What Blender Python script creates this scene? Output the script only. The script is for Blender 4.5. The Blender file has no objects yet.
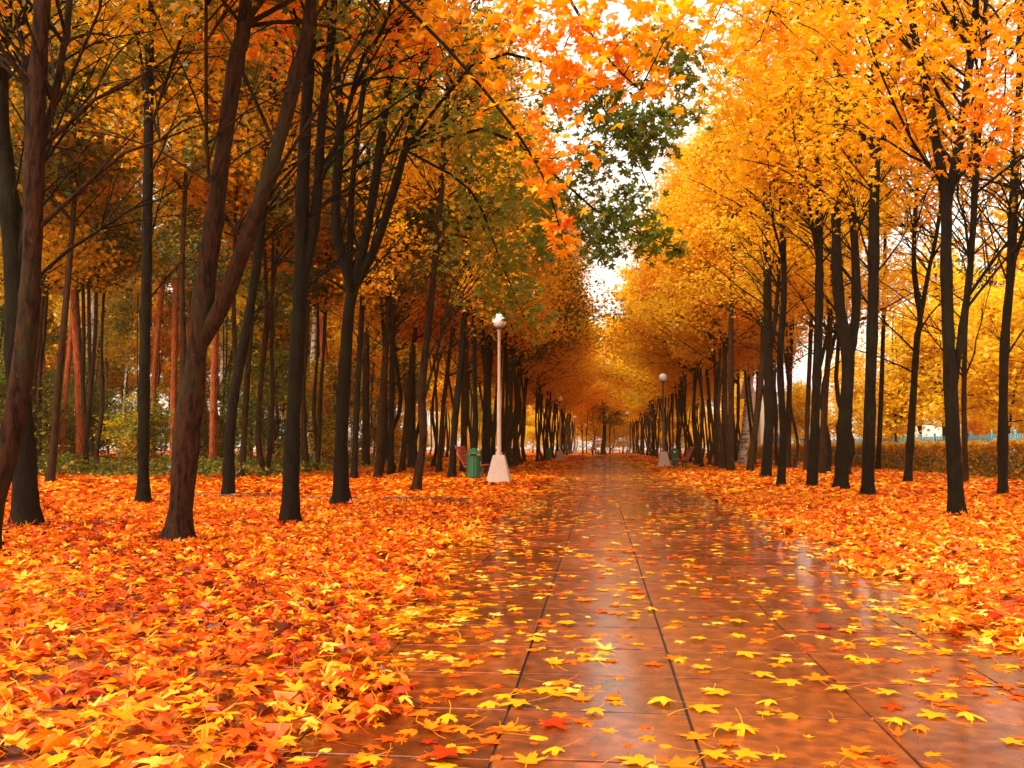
import bpy, math, random
import numpy as np
from mathutils import Vector
R = math.radians
rng = np.random.default_rng(7)
random.seed(7)
scene = bpy.context.scene
col = scene.collection

# ------------------------------------------------------------------ camera
F, H = 900.0, 1.05
PITCH = math.atan(63.5 / F); YAW = math.atan(88 * math.cos(PITCH) / F)
cam_d = bpy.data.cameras.new('camera'); cam = bpy.data.objects.new('camera', cam_d); col.objects.link(cam)
cam_d.sensor_width = 36; cam_d.lens = F / 1024 * 36; cam_d.clip_end = 3000; cam_d.clip_start = .05
cam.location = (0, 0, H); cam.rotation_euler = (math.pi / 2 + PITCH, 0, YAW)
scene.camera = cam
FWD = np.array([-math.sin(YAW), math.cos(YAW), 0.0]); RGT = np.array([math.cos(YAW), math.sin(YAW), 0.0])
def ray(px, py):
    x = (px - 512) / F; y = (384 - py) / F
    f = math.cos(PITCH) - y * math.sin(PITCH); u = math.sin(PITCH) + y * math.cos(PITCH)
    return FWD * f + RGT * x + np.array([0, 0, u])
def gp(px, py, z=0.0):
    r = ray(px, py); return np.array([0, 0, H]) + r * ((z - H) / r[2])
def at(px, py, D):
    r = ray(px, py); return np.array([0, 0, H]) + r * (D / float(r @ FWD))
def depth(p): return float(np.dot(np.asarray(p)[:3], FWD))

# ------------------------------------------------------------------ helpers
def tag(o, label=None, cat=None, group=None, kind=None):
    if label: o['label'] = label
    if cat: o['category'] = cat
    if group: o['group'] = group
    if kind: o['kind'] = kind
    return o
def empty(name, loc, rz=0.0):
    o = bpy.data.objects.new(name, None); o.empty_display_size = .3
    o.location = [float(v) for v in loc]; o.rotation_euler = (0, 0, rz); col.objects.link(o); return o
def link(name, me, mat=None, parent=None):
    o = bpy.data.objects.new(name, me); col.objects.link(o)
    if mat is not None:
        if not me.materials: me.materials.append(mat)
        else:
            o.material_slots[0].link = 'OBJECT'; o.material_slots[0].material = mat
    if parent is not None: o.parent = parent
    return o
class MB:
    def __init__(s): s.v = []; s.f = []; s.n = 0; s.k = []; s.t = []
    def add(s, verts, faces, tone=0.5):
        verts = np.asarray(verts, float).reshape(-1, 3); faces = np.asarray(faces, np.int64)
        s.v.append(verts); s.f.append(faces.ravel() + s.n); s.k.append(np.full(len(faces), faces.shape[1], np.int64))
        s.t.append(np.broadcast_to(np.asarray(tone, float), (len(faces),)).copy()); s.n += len(verts)
    def tube(s, pts, rad, k=6, cap=True, bump=0.0, tone=.5, flare=None):
        P = np.asarray(pts, float); n = len(P); r = np.broadcast_to(np.asarray(rad, float), (n,)).copy()
        T = np.gradient(P, axis=0); T /= (np.linalg.norm(T, axis=1, keepdims=True) + 1e-9)
        ref = np.array([0.0, 0, 1]) if abs(T[:, 2].mean()) < .7 else np.array([1.0, 0, 0])
        U = np.cross(T, ref); U /= (np.linalg.norm(U, axis=1, keepdims=True) + 1e-9); W = np.cross(T, U)
        a = np.arange(k) * 2 * math.pi / k
        rr = r[:, None] * np.ones((1, k))
        if bump: rr = rr * (1 + rng.normal(0, bump, (n, k)))
        if flare is not None: rr = rr * (1 + flare[:, None] * (0.6 + 0.9 * np.maximum(0, np.sin(a * flare_l(k) + 1.0)))[None, :])
        V = P[:, None, :] + rr[..., None] * (np.cos(a)[None, :, None] * U[:, None, :] + np.sin(a)[None, :, None] * W[:, None, :])
        i = np.arange(n - 1)[:, None] * k; j = np.arange(k)[None, :]; j2 = (j + 1) % k
        Fq = np.stack([i + j, i + j2, i + k + j2, i + k + j], -1).reshape(-1, 4)
        s.add(V.reshape(-1, 3), Fq, tone)
        if cap:
            s.add(np.vstack([V[0], V[-1]]), np.vstack([[[0, q + 1, q, q]] for q in []]) if False else np.array([[0, q + 1, q] for q in range(1, k - 1)] + [[k, k + q, k + q + 1] for q in range(1, k - 1)]), tone)
    def box(s, c, d, rot=None, bev=0.0, tone=.5):
        c = np.asarray(c, float); d = np.asarray(d, float) / 2
        b = min(bev, d.min() * .45)
        if b <= 0:
            V = np.array([[x, y, z] for x in (-1, 1) for y in (-1, 1) for z in (-1, 1)]) * d
            Fq = np.array([[0, 1, 3, 2], [4, 6, 7, 5], [0, 4, 5, 1], [2, 3, 7, 6], [0, 2, 6, 4], [1, 5, 7, 3]])
        else:
            xo = [(-d[0] + b, -d[1]), (d[0] - b, -d[1]), (d[0], -d[1] + b), (d[0], d[1] - b), (d[0] - b, d[1]), (-d[0] + b, d[1]), (-d[0], d[1] - b), (-d[0], -d[1] + b)]
            ring = lambda z, sh: [[x - np.sign(x) * sh, y - np.sign(y) * sh, z] for x, y in xo]
            V = np.array(ring(-d[2], b) + ring(-d[2] + b, 0) + ring(d[2] - b, 0) + ring(d[2], b))
            Fq = np.array([[r * 8 + j, r * 8 + (j + 1) % 8, r * 8 + 8 + (j + 1) % 8, r * 8 + 8 + j] for r in range(3) for j in range(8)])
            V2 = V @ rot.T + c if rot is not None else V + c
            s.add(V2, Fq, tone)
            s.add(V2, np.array([[24, 25, 26, 27, 28, 29, 30, 31], [7, 6, 5, 4, 3, 2, 1, 0]]), tone); return
        V = V @ rot.T + c if rot is not None else V + c
        s.add(V, Fq, tone)
    def lathe(s, c, prof, k=20, tone=.5):
        c = np.asarray(c, float); a = np.arange(k) * 2 * math.pi / k
        V = np.array([[r * math.cos(t), r * math.sin(t), z] for r, z in prof for t in a]) + c
        n = len(prof)
        s.add(V, [[i * k + j, i * k + (j + 1) % k, (i + 1) * k + (j + 1) % k, (i + 1) * k + j] for i in range(n - 1) for j in range(k)], tone)
    def mesh(s, name, smooth=True, clean=False):
        me = bpy.data.meshes.new(name)
        V = np.vstack(s.v); L = np.concatenate(s.f); K = np.concatenate(s.k); T = np.concatenate(s.t)
        me.vertices.add(len(V)); me.vertices.foreach_set('co', V.astype(np.float32).ravel())
        me.loops.add(len(L)); me.loops.foreach_set('vertex_index', L.astype(np.int32))
        me.polygons.add(len(K)); st = np.concatenate([[0], np.cumsum(K)[:-1]])
        me.polygons.foreach_set('loop_start', st.astype(np.int32)); me.polygons.foreach_set('loop_total', K.astype(np.int32))
        at_ = me.attributes.new('tone', 'FLOAT', 'FACE'); at_.data.foreach_set('value', T.astype(np.float32))
        me.update(calc_edges=True)
        me.polygons.foreach_set('use_smooth', np.full(len(K), smooth)); me.update()
        return me
    def build(s, name, mat, parent=None, smooth=True): return link(name, s.mesh(name, smooth), mat, parent)
def flare_l(k): return 4
def rotm(axis, a):
    x, y, z = np.asarray(axis, float) / np.linalg.norm(axis); c, s_ = math.cos(a), math.sin(a); C = 1 - c
    return np.array([[c + x*x*C, x*y*C - z*s_, x*z*C + y*s_], [y*x*C + z*s_, c + y*y*C, y*z*C - x*s_], [z*x*C - y*s_, z*y*C + x*s_, c + z*z*C]])
def smooth_path(P, m):
    P = np.asarray(P, float); t = np.arange(len(P)); tt = np.linspace(0, len(P) - 1, m)
    E = np.vstack([2 * P[0] - P[1], P, 2 * P[-1] - P[-2]]); out = []
    for q in tt:
        i = min(int(q), len(P) - 2); u = q - i; p0, p1, p2, p3 = E[i], E[i + 1], E[i + 2], E[i + 3]
        out.append(.5 * ((2 * p1) + (-p0 + p2) * u + (2*p0 - 5*p1 + 4*p2 - p3) * u*u + (-p0 + 3*p1 - 3*p2 + p3) * u**3))
    return np.array(out)

# ------------------------------------------------------------------ materials
def new_mat(name):
    m = bpy.data.materials.new(name); m.use_nodes = True; nt = m.node_tree; nt.nodes.clear()
    out = nt.nodes.new('ShaderNodeOutputMaterial'); return m, nt, out
def N(nt, t, **kw):
    n = nt.nodes.new(t)
    for k, v in kw.items():
        if k in n.inputs: n.inputs[k].default_value = v
        else: setattr(n, k, v)
    return n
def ramp(nt, src, stops, mode='LINEAR'):
    r = nt.nodes.new('ShaderNodeValToRGB'); r.color_ramp.interpolation = mode; e = r.color_ramp.elements
    e[0].position, e[0].color = stops[0][0], (*stops[0][1], 1); e[1].position, e[1].color = stops[-1][0], (*stops[-1][1], 1)
    for p, c in stops[1:-1]: q = e.new(p); q.color = (*c, 1)
    nt.links.new(src, r.inputs[0]); return r.outputs[0]
def leaf_mat(name, stops, trans=.5, gloss=.02, shift=.0):
    m, nt, out = new_mat(name); L = nt.links.new
    a = N(nt, 'ShaderNodeAttribute', attribute_name='tone')
    oi = N(nt, 'ShaderNodeObjectInfo')
    ma = N(nt, 'ShaderNodeMath', operation='MULTIPLY_ADD'); L(oi.outputs['Random'], ma.inputs[0]); ma.inputs[1].default_value = shift; 
    ad = N(nt, 'ShaderNodeMath', operation='SUBTRACT'); L(a.outputs['Fac'], ad.inputs[0]); ad.inputs[1].default_value = shift / 2
    L(ad.outputs[0], ma.inputs[2])
    c = ramp(nt, ma.outputs[0], stops)
    df = N(nt, 'ShaderNodeBsdfDiffuse'); tr = N(nt, 'ShaderNodeBsdfTranslucent'); L(c, df.inputs[0]); L(c, tr.inputs[0])
    mx = N(nt, 'ShaderNodeMixShader'); mx.inputs[0].default_value = trans; L(df.outputs[0], mx.inputs[1]); L(tr.outputs[0], mx.inputs[2])
    gl = N(nt, 'ShaderNodeBsdfGlossy', Roughness=.4); m2 = N(nt, 'ShaderNodeMixShader'); m2.inputs[0].default_value = gloss
    L(mx.outputs[0], m2.inputs[1]); L(gl.outputs[0], m2.inputs[2]); L(m2.outputs[0], out.inputs[0]); return m
def bark_mat(name, dark, light, scale=6, moss=None, bump=.9):
    m, nt, out = new_mat(name); L = nt.links.new
    tc = N(nt, 'ShaderNodeTexCoord'); mp = N(nt, 'ShaderNodeMapping'); mp.inputs['Scale'].default_value = (1, 1, .22); L(tc.outputs['Object'], mp.inputs[0])
    n1 = N(nt, 'ShaderNodeTexNoise', Scale=scale * 4, Detail=8, Roughness=.7); L(mp.outputs[0], n1.inputs[0])
    n2 = N(nt, 'ShaderNodeTexNoise', Scale=1.3, Detail=4); L(tc.outputs['Object'], n2.inputs[0])
    c = ramp(nt, n1.outputs[0], [(.40, dark), (.5, light), (.66, tuple(min(1, x * 1.7) for x in light))])
    if moss:
        mm = N(nt, 'ShaderNodeMix', data_type='RGBA'); f = ramp(nt, n2.outputs[0], [(.5, (0, 0, 0)), (.62, (.75, .75, .75))])
        L(f, mm.inputs[0]); L(c, mm.inputs[6]); mm.inputs[7].default_value = (*moss, 1); c = mm.outputs[2]
    n3 = N(nt, 'ShaderNodeTexNoise', Scale=9, Detail=6, Roughness=.8); L(tc.outputs['Object'], n3.inputs[0])
    ml = N(nt, 'ShaderNodeMix', data_type='RGBA'); L(ramp(nt, n3.outputs[0], [(.60, (0, 0, 0)), (.70, (.8, .8, .8))]), ml.inputs[0]); L(c, ml.inputs[6]); ml.inputs[7].default_value = (*[min(1, x * 3.2) for x in light], 1); c = ml.outputs[2]
    p = N(nt, 'ShaderNodeBsdfPrincipled', Roughness=.8); p.inputs['Specular IOR Level'].default_value = .06; L(c, p.inputs['Base Color'])
    b = N(nt, 'ShaderNodeBump', Strength=bump, Distance=.07); L(n1.outputs[0], b.inputs['Height']); L(b.outputs[0], p.inputs['Normal'])
    L(p.outputs[0], out.inputs[0]); return m
def plain(name, colr, rough=.5, metal=0, var=.15, scale=8, bump=.1):
    m, nt, out = new_mat(name); L = nt.links.new
    tc = N(nt, 'ShaderNodeTexCoord'); n = N(nt, 'ShaderNodeTexNoise', Scale=scale, Detail=6, Roughness=.65); L(tc.outputs['Object'], n.inputs[0])
    c = ramp(nt, n.outputs[0], [(.3, tuple(x * (1 - var) for x in colr)), (.7, tuple(min(1, x * (1 + var)) for x in colr))])
    p = N(nt, 'ShaderNodeBsdfPrincipled', Roughness=rough, Metallic=metal); L(c, p.inputs['Base Color'])
    b = N(nt, 'ShaderNodeBump', Strength=bump, Distance=.01); L(n.outputs[0], b.inputs['Height']); L(b.outputs[0], p.inputs['Normal'])
    L(p.outputs[0], out.inputs[0]); return m

RED, DOR, ORG, AMB, YEL, PAL = (.50, .03, .002), (.66, .095, .002), (.80, .24, .002), (.87, .42, .003), (.89, .58, .006), (.90, .66, .08)
OLV, GRN, DGR = (.22, .17, .012), (.09, .11, .010), (.035, .06, .008)
M = dict(
    lf_orange=leaf_mat('orange_leaves', [(0, DOR), (.2, ORG), (.55, AMB), (1, YEL)], .55, shift=.3),
    lf_amber=leaf_mat('amber_leaves', [(0, ORG), (.4, AMB), (.8, YEL), (1, (.9, .6, .05))], .6, shift=.3),
    lf_yellow=leaf_mat('yellow_leaves', [(0, AMB), (.4, YEL), (1, (.88, .66, .06))], .6, shift=.2),
    lf_mixed=leaf_mat('mixed_leaves', [(0, DGR), (.22, GRN), (.42, OLV), (.56, (.72, .3, .005)), (.75, AMB), (1, YEL)], .5, shift=.35),
    lf_wood=leaf_mat('woodland_leaves', [(0, (.05, .08, .01)), (.25, (.13, .15, .012)), (.45, (.34, .28, .014)), (.65, (.66, .38, .01)), (.85, (.8, .38, .006)), (1, YEL)], .5, shift=.35),
    lf_green=leaf_mat('green_leaves', [(0, (.07, .11, .010)), (.5, (.15, .20, .014)), (.75, (.26, .2, .012)), (1, (.7, .34, .01))], .5, shift=.1),
    lf_under=leaf_mat('undergrowth_leaves', [(0, DGR), (.5, GRN), (.8, (.3, .26, .02)), (1, (.7, .3, .02))], .4),
    lf_needle=leaf_mat('pine_needles', [(0, (.03, .045, .01)), (1, (.11, .1, .02))], .2, shift=.2),
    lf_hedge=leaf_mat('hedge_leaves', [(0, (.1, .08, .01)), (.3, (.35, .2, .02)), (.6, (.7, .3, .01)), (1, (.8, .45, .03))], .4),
    lf_floor=leaf_mat('fallen_leaves', [(0, (.14, .02, .004)), (.12, (.42, .025, .002)), (.3, (.62, .07, .002)), (.5, (.74, .12, .003)), (.68, (.78, .19, .003)), (.82, (.80, .27, .004)), (.93, (.82, .34, .005)), (1, (.86, .45, .06))], .22, .02),
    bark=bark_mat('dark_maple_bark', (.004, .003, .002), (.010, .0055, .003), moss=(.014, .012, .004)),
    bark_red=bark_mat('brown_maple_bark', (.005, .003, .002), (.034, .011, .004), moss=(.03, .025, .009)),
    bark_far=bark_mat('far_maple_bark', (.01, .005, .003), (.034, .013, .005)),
    pine_bark=bark_mat('pine_bark', (.10, .02, .007), (.30, .06, .018), 4),
)
def birch_mat():
    m, nt, out = new_mat('birch_bark'); L = nt.links.new
    tc = N(nt, 'ShaderNodeTexCoord'); mp = N(nt, 'ShaderNodeMapping'); mp.inputs['Scale'].default_value = (1.6, 1.6, 4.5); L(tc.outputs['Object'], mp.inputs[0])
    n = N(nt, 'ShaderNodeTexNoise', Scale=1.6, Detail=5, Roughness=.75); L(mp.outputs[0], n.inputs[0])
    c = ramp(nt, n.outputs[0], [(.44, (.03, .02, .015)), (.50, (.6, .48, .38)), (.8, (.78, .68, .58))])
    p = N(nt, 'ShaderNodeBsdfPrincipled', Roughness=.6); L(c, p.inputs['Base Color']); L(p.outputs[0], out.inputs[0]); return m
M['birch'] = birch_mat()

# ------------------------------------------------------------------ leaf templates
def leaf_template(level):
    if level == 0:
        o = np.array([[0, -.45], [.42, 0.0], [0, .55], [-.42, 0.0]]); return np.c_[o, np.zeros(4)], np.array([[0, 1, 2], [0, 2, 3]])
    tips = [(-35, .62), (28, .86), (90, 1.0), (152, .86), (215, .62)]
    pts = [(0.0, -.30)]
    if level == 1:
        for i, (a, r) in enumerate(tips):
            pts.append((r * math.cos(R(a)), r * math.sin(R(a))))
            if i < 4:
                b = (a + tips[i + 1][0]) / 2; pts.append((.40 * math.cos(R(b)), .40 * math.sin(R(b))))
    else:
        for i, (a, r) in enumerate(tips):
            for da, rr in ((-17, .62), (-11, .80), (-6, .74), (0, 1.0), (6, .74), (11, .80), (17, .62)):
                pts.append((r * rr * math.cos(R(a + da)), r * rr * math.sin(R(a + da))))
            if i < 4:
                b = (a + tips[i + 1][0]) / 2; pts.append((.36 * math.cos(R(b)), .36 * math.sin(R(b))))
    o = np.array(pts) * .56; n = len(o)
    z = -0.16 * (o[:, 0]**2 + o[:, 1]**2) / .3
    V = np.vstack([[0, 0, .03], np.c_[o, z]])
    Fc = [[0, i + 1, (i + 1) % n + 1] for i in range(n)]
    if level == 2:   # leaf stalk
        k = len(V); V = np.vstack([V, [[-.012, -.16, 0], [.012, -.16, 0], [.10, -.62, .05], [.122, -.62, .05], [.25, -.92, .10], [.27, -.91, .10]]])
        Fc += [[k, k+1, k+3], [k, k+3, k+2], [k+2, k+3, k+5], [k+2, k+5, k+4]]
    return V, np.array(Fc)
TPL = [leaf_template(i) for i in range(3)]
def oval():      # small simple leaf with a pointed tip, folded along its vein
    a = [(0, -.5, 0), (.2, -.28, .07), (.31, -.02, .1), (.22, .25, .07), (0, .6, .0), (-.22, .25, .07), (-.31, -.02, .1), (-.2, -.28, .07)]
    return np.array([(0, 0, 0)] + a), np.array([[0, i + 1, (i + 1) % 8 + 1] for i in range(8)])
TPL.append(oval())
def add_leaves(mb, P, size, tone, level=1, tilt=(0.2, 1.2), curl=1.0, rs=None):
    P = np.asarray(P, float); n = len(P)
    if n == 0: return
    V, Fc = TPL[level]; rs = rs or rng
    size = np.broadcast_to(np.asarray(size, float), (n,))
    ty = rs.uniform(tilt[0], tilt[1], n); az = rs.uniform(0, 2 * math.pi, n); sp = rs.uniform(0, 2 * math.pi, n)
    W = np.repeat(V[None], n, 0) * size[:, None, None]
    cu = rs.normal(.6, 1.0, n) * curl
    W[..., 2] *= cu[:, None]
    fold = rs.normal(0, .25, n) * curl     # asymmetric fold about the mid vein
    W[..., 2] += np.abs(W[..., 0]) * fold[:, None]
    W[..., 0] *= rs.uniform(.75, 1.1, n)[:, None]
    c, s = np.cos(sp)[:, None], np.sin(sp)[:, None]
    x, y, z = W[..., 0] * c - W[..., 1] * s, W[..., 0] * s + W[..., 1] * c, W[..., 2]
    c, s = np.cos(ty)[:, None], np.sin(ty)[:, None]; y, z = y * c - z * s, y * s + z * c
    c, s = np.cos(az)[:, None], np.sin(az)[:, None]; x, y = x * c - y * s, x * s + y * c
    W = np.stack([x, y, z], -1) + P[:, None, :]
    m = len(V); FF = (Fc[None] + (np.arange(n) * m)[:, None, None]).reshape(-1, 3)
    mb.add(W.reshape(-1, 3), FF, np.repeat(np.broadcast_to(tone, (n,)), len(Fc)))

# ------------------------------------------------------------------ tree growth
def grow(wood, leaf, stems, zmin, zmax, nbr, n_leaf, lsize, level, bias=None, blen=(1.6, 3.6), tone_mu=.5, tone_sd=.16, elev=(30, 65), rs=None, sides=5, spread=.30, bare=2, subs=4, bprob=.45):
    """branches leave the stems between zmin and zmax; leaves gather along their outer parts"""
    rs = rs or rng; spots = []
    tot = []
    for P, r in stems:
        m = (P[:, 2] > zmin) & (P[:, 2] < zmax)
        for i in np.where(m)[0]: tot.append((P[i], r[i], (P[i, 2] - zmin) / (zmax - zmin)))
    if not tot: return
    for q in range(nbr + bare):
        p, r0, hf = tot[rs.integers(len(tot))]
        az = rs.uniform(0, 2 * math.pi)
        if bias is not None and rs.random() < bprob: az = bias + rs.normal(0, .7)
        el = R(rs.uniform(*elev)); Lb = rs.uniform(*blen) * (1.15 - .55 * hf)
        d = np.array([math.cos(az) * math.cos(el), math.sin(az) * math.cos(el), math.sin(el)])
        t = np.linspace(0, 1, 7)[:, None]
        side = np.cross(d, [0, 0, 1.0]); side /= np.linalg.norm(side) + 1e-9
        B = p + d * Lb * t + side * (rs.normal(0, .14) * Lb * t**2) + np.array([0, 0, 1]) * (rs.normal(-.12, .14) * Lb * t**2) + rs.normal(0, .012 * Lb, (7, 3)) * t
        rb = min(.5 * r0, .008 + .0062 * Lb); wood.tube(B, rb * (1 - .85 * t[:, 0]) + .003, sides, cap=False)
        segs = [(B, .35)]
        for s in range(subs):
            u = rs.uniform(.25, .9); b0 = B[int(u * 6)]; d2 = d + rs.normal(0, .55, 3); d2 /= np.linalg.norm(d2); L2 = Lb * rs.uniform(.25, .5)
            t2 = np.linspace(0, 1, 4)[:, None]; S = b0 + d2 * L2 * t2 - np.array([0, 0, 1]) * (.12 * L2 * t2**2)
            wood.tube(S, rb * .4 * (1 - .8 * t2[:, 0]) + .0025, 3, cap=False); segs.append((S, .1))
        if q < nbr:
            tb = rs.normal(tone_mu, tone_sd)
            for S, lo in segs:
                k = max(1, int(n_leaf / nbr / (subs + 1) * (1.6 if lo > .3 else .85)))
                u = rs.uniform(lo, 1.08, k) * (len(S) - 1); i0 = np.clip(u.astype(int), 0, len(S) - 2); fr = (u - i0)[:, None]
                spots.append((S[i0] * (1 - fr) + S[i0 + 1] * fr + rs.normal(0, spread, (k, 3)) * np.array([1, 1, .7]), np.full(k, tb) + rs.normal(0, .10, k)))
    if spots and leaf is not None:
        P = np.vstack([a for a, b in spots]); T = np.clip(np.concatenate([b for a, b in spots]), 0, 1)
        add_leaves(leaf, P, rs.uniform(.75, 1.2, len(P)) * lsize, T, level, (0.1, 1.35), rs=rs)
def stem_rad(n, r0, r1): return r0 + (r1 - r0) * np.linspace(0, 1, n)**.9
def make_stem(wood, pts, r0, r1, m=14, sides=9, flare=True):
    P = smooth_path(pts, m); r = stem_rad(m, r0, r1)
    f = None
    if flare:
        z = P[:, 2] - P[0, 2]; f = .62 * np.exp(-np.maximum(z - .12, 0) / .16)
    wood.tube(P, r, sides, bump=.045, flare=f); return P, r

# ---- generic tree variants (built once; the +x side is the side of the path)
def generic(seed, height=15, level=1, n_leaf=9000, lsize=.2, r0=.16, zmin=4.6, sides=8, nbr=46, fork=None, blen=(1.6, 3.8), spread=.32, bare=3, tone_sd=.16, elev=(25, 62), lean=.25, arch=0, arch_leaf=0):
    rs = np.random.default_rng(seed); w, l = MB(), MB(); stems = []
    lx, ly = rs.normal(0, lean, 2)
    zs = [-.1, .12, .35, 1.2, 3, 5.5, 8.5, 11.5, height - .8]; bend = rs.normal(0, .12, (len(zs), 2)); bend[:3] = 0
    base = [np.array([lx * (z / 6) + b[0], ly * (z / 6) + b[1], z]) for z, b in zip(zs, bend)]
    stems.append(make_stem(w, base, r0, .03, 22, sides))
    if (rs.random() < .6) if fork is None else fork:
        k = rs.integers(3, 5); a = rs.uniform(0, 6.28); p = base[k]; sp = rs.uniform(.6, 1.3)
        pts = [p] + [p + np.array([math.cos(a), math.sin(a), 0]) * sp * (j / 3)**.8 + np.array([0, 0, (height - 1.5 - p[2]) * j / 3]) for j in (1, 2, 3)]
        stems.append(make_stem(w, pts, r0 * .55, .025, 14, max(5, sides - 2), False))
    grow(w, l, stems, zmin, height, nbr, n_leaf, lsize, level, 0.0, blen, rs=rs, sides=4, spread=spread, bare=bare, tone_sd=tone_sd, elev=elev)
    if arch: grow(w, l, stems[:1], 5.2, 10.5, arch, arch_leaf, lsize, level, 0.0, (3.0, 5.4), rs=rs, sides=4, spread=spread * 1.25, bare=0, tone_sd=tone_sd, elev=(22, 55), subs=6, bprob=1.0)
    return w.mesh('trunk'), l.mesh('crown', smooth=False)
MID = [generic(100 + i, 14.2 + i % 4 * .6, 1, 11000, .20, .118 + .012 * (i % 3), arch=11, arch_leaf=6400, nbr=54) for i in range(7)]
FAR = [generic(200 + i, 14 + i % 3, 0, 4700, .30, .125, sides=6, nbr=40, arch=3, arch_leaf=900, blen=(1.3, 3.0)) for i in range(5)]
TALL = [generic(250 + i, 17.5, 1, 15000, .23, .14, 6.8, 8, 56, lean=.2) for i in range(3)]
UND = [generic(300 + i, 4.5 + i, 0, 3400, .17, .05, .5, 5, 34, True, (.9, 2.2), .25, 4, elev=(5, 55)) for i in range(3)]     # understory saplings
ROUND = [generic(400 + i, 7.5 + i * .8, 0, 6500, .24, .12, 1.3, 6, 46, True, (1.6, 3.4), .38, 0, elev=(5, 60)) for i in range(3)]
def pine(seed, height=19):
    rs = np.random.default_rng(seed); w, l = MB(), MB()
    lx, ly = rs.normal(0, .25, 2)
    pts = [[lx * z / 6, ly * z / 6, z] for z in (-.1, .2, 2, 6, 10, 14, height)]
    st = make_stem(w, pts, .22, .05, 18, 8)
    grow(w, None, [st], 9, height, 26, 10, .2, 0, None, (1.4, 2.8), rs=rs, sides=4, bare=6, elev=(-5, 35), subs=3)
    rs2 = np.random.default_rng(seed + 1); k = 90
    C = np.c_[rs2.normal(0, 1.3, k), rs2.normal(0, 1.3, k), rs2.uniform(9.5, height + .4, k)]; C[:, :2] += np.array([lx, ly]) * C[:, 2:3] / 6
    P = (C[:, None, :] + rs2.normal(0, 1, (k, 45, 3)) * np.array([.5, .5, .22])).reshape(-1, 3)
    V, Fc = TPL[0]
    add_leaves(l, P, .26, np.clip(rs2.normal(.5, .25, len(P)), 0, 1), 0, (.2, 1.5), rs=rs2)
    return w.mesh('trunk'), l.mesh('crown', smooth=False)
PINE = [pine(500 + i, 18 + i) for i in range(2)]
BIRCH = [generic(600 + i, 14, 0, 3800, .2, .12, 5.5, 7, 30, False, (1.2, 2.6), lean=.5) for i in range(2)]

def plant_tree(name, var, x, y, rz, sc, bark, leafm, label, group=None, cat='tree', crown=True):
    t = empty(name, (x, y, 0), rz); t.scale = (sc[0], sc[0], sc[1]) if isinstance(sc, tuple) else (sc, sc, sc)
    link('trunk', var[0], bark, t)
    if crown: link('crown', var[1], leafm, t)
    tag(t, label, cat, group); return t

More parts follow.
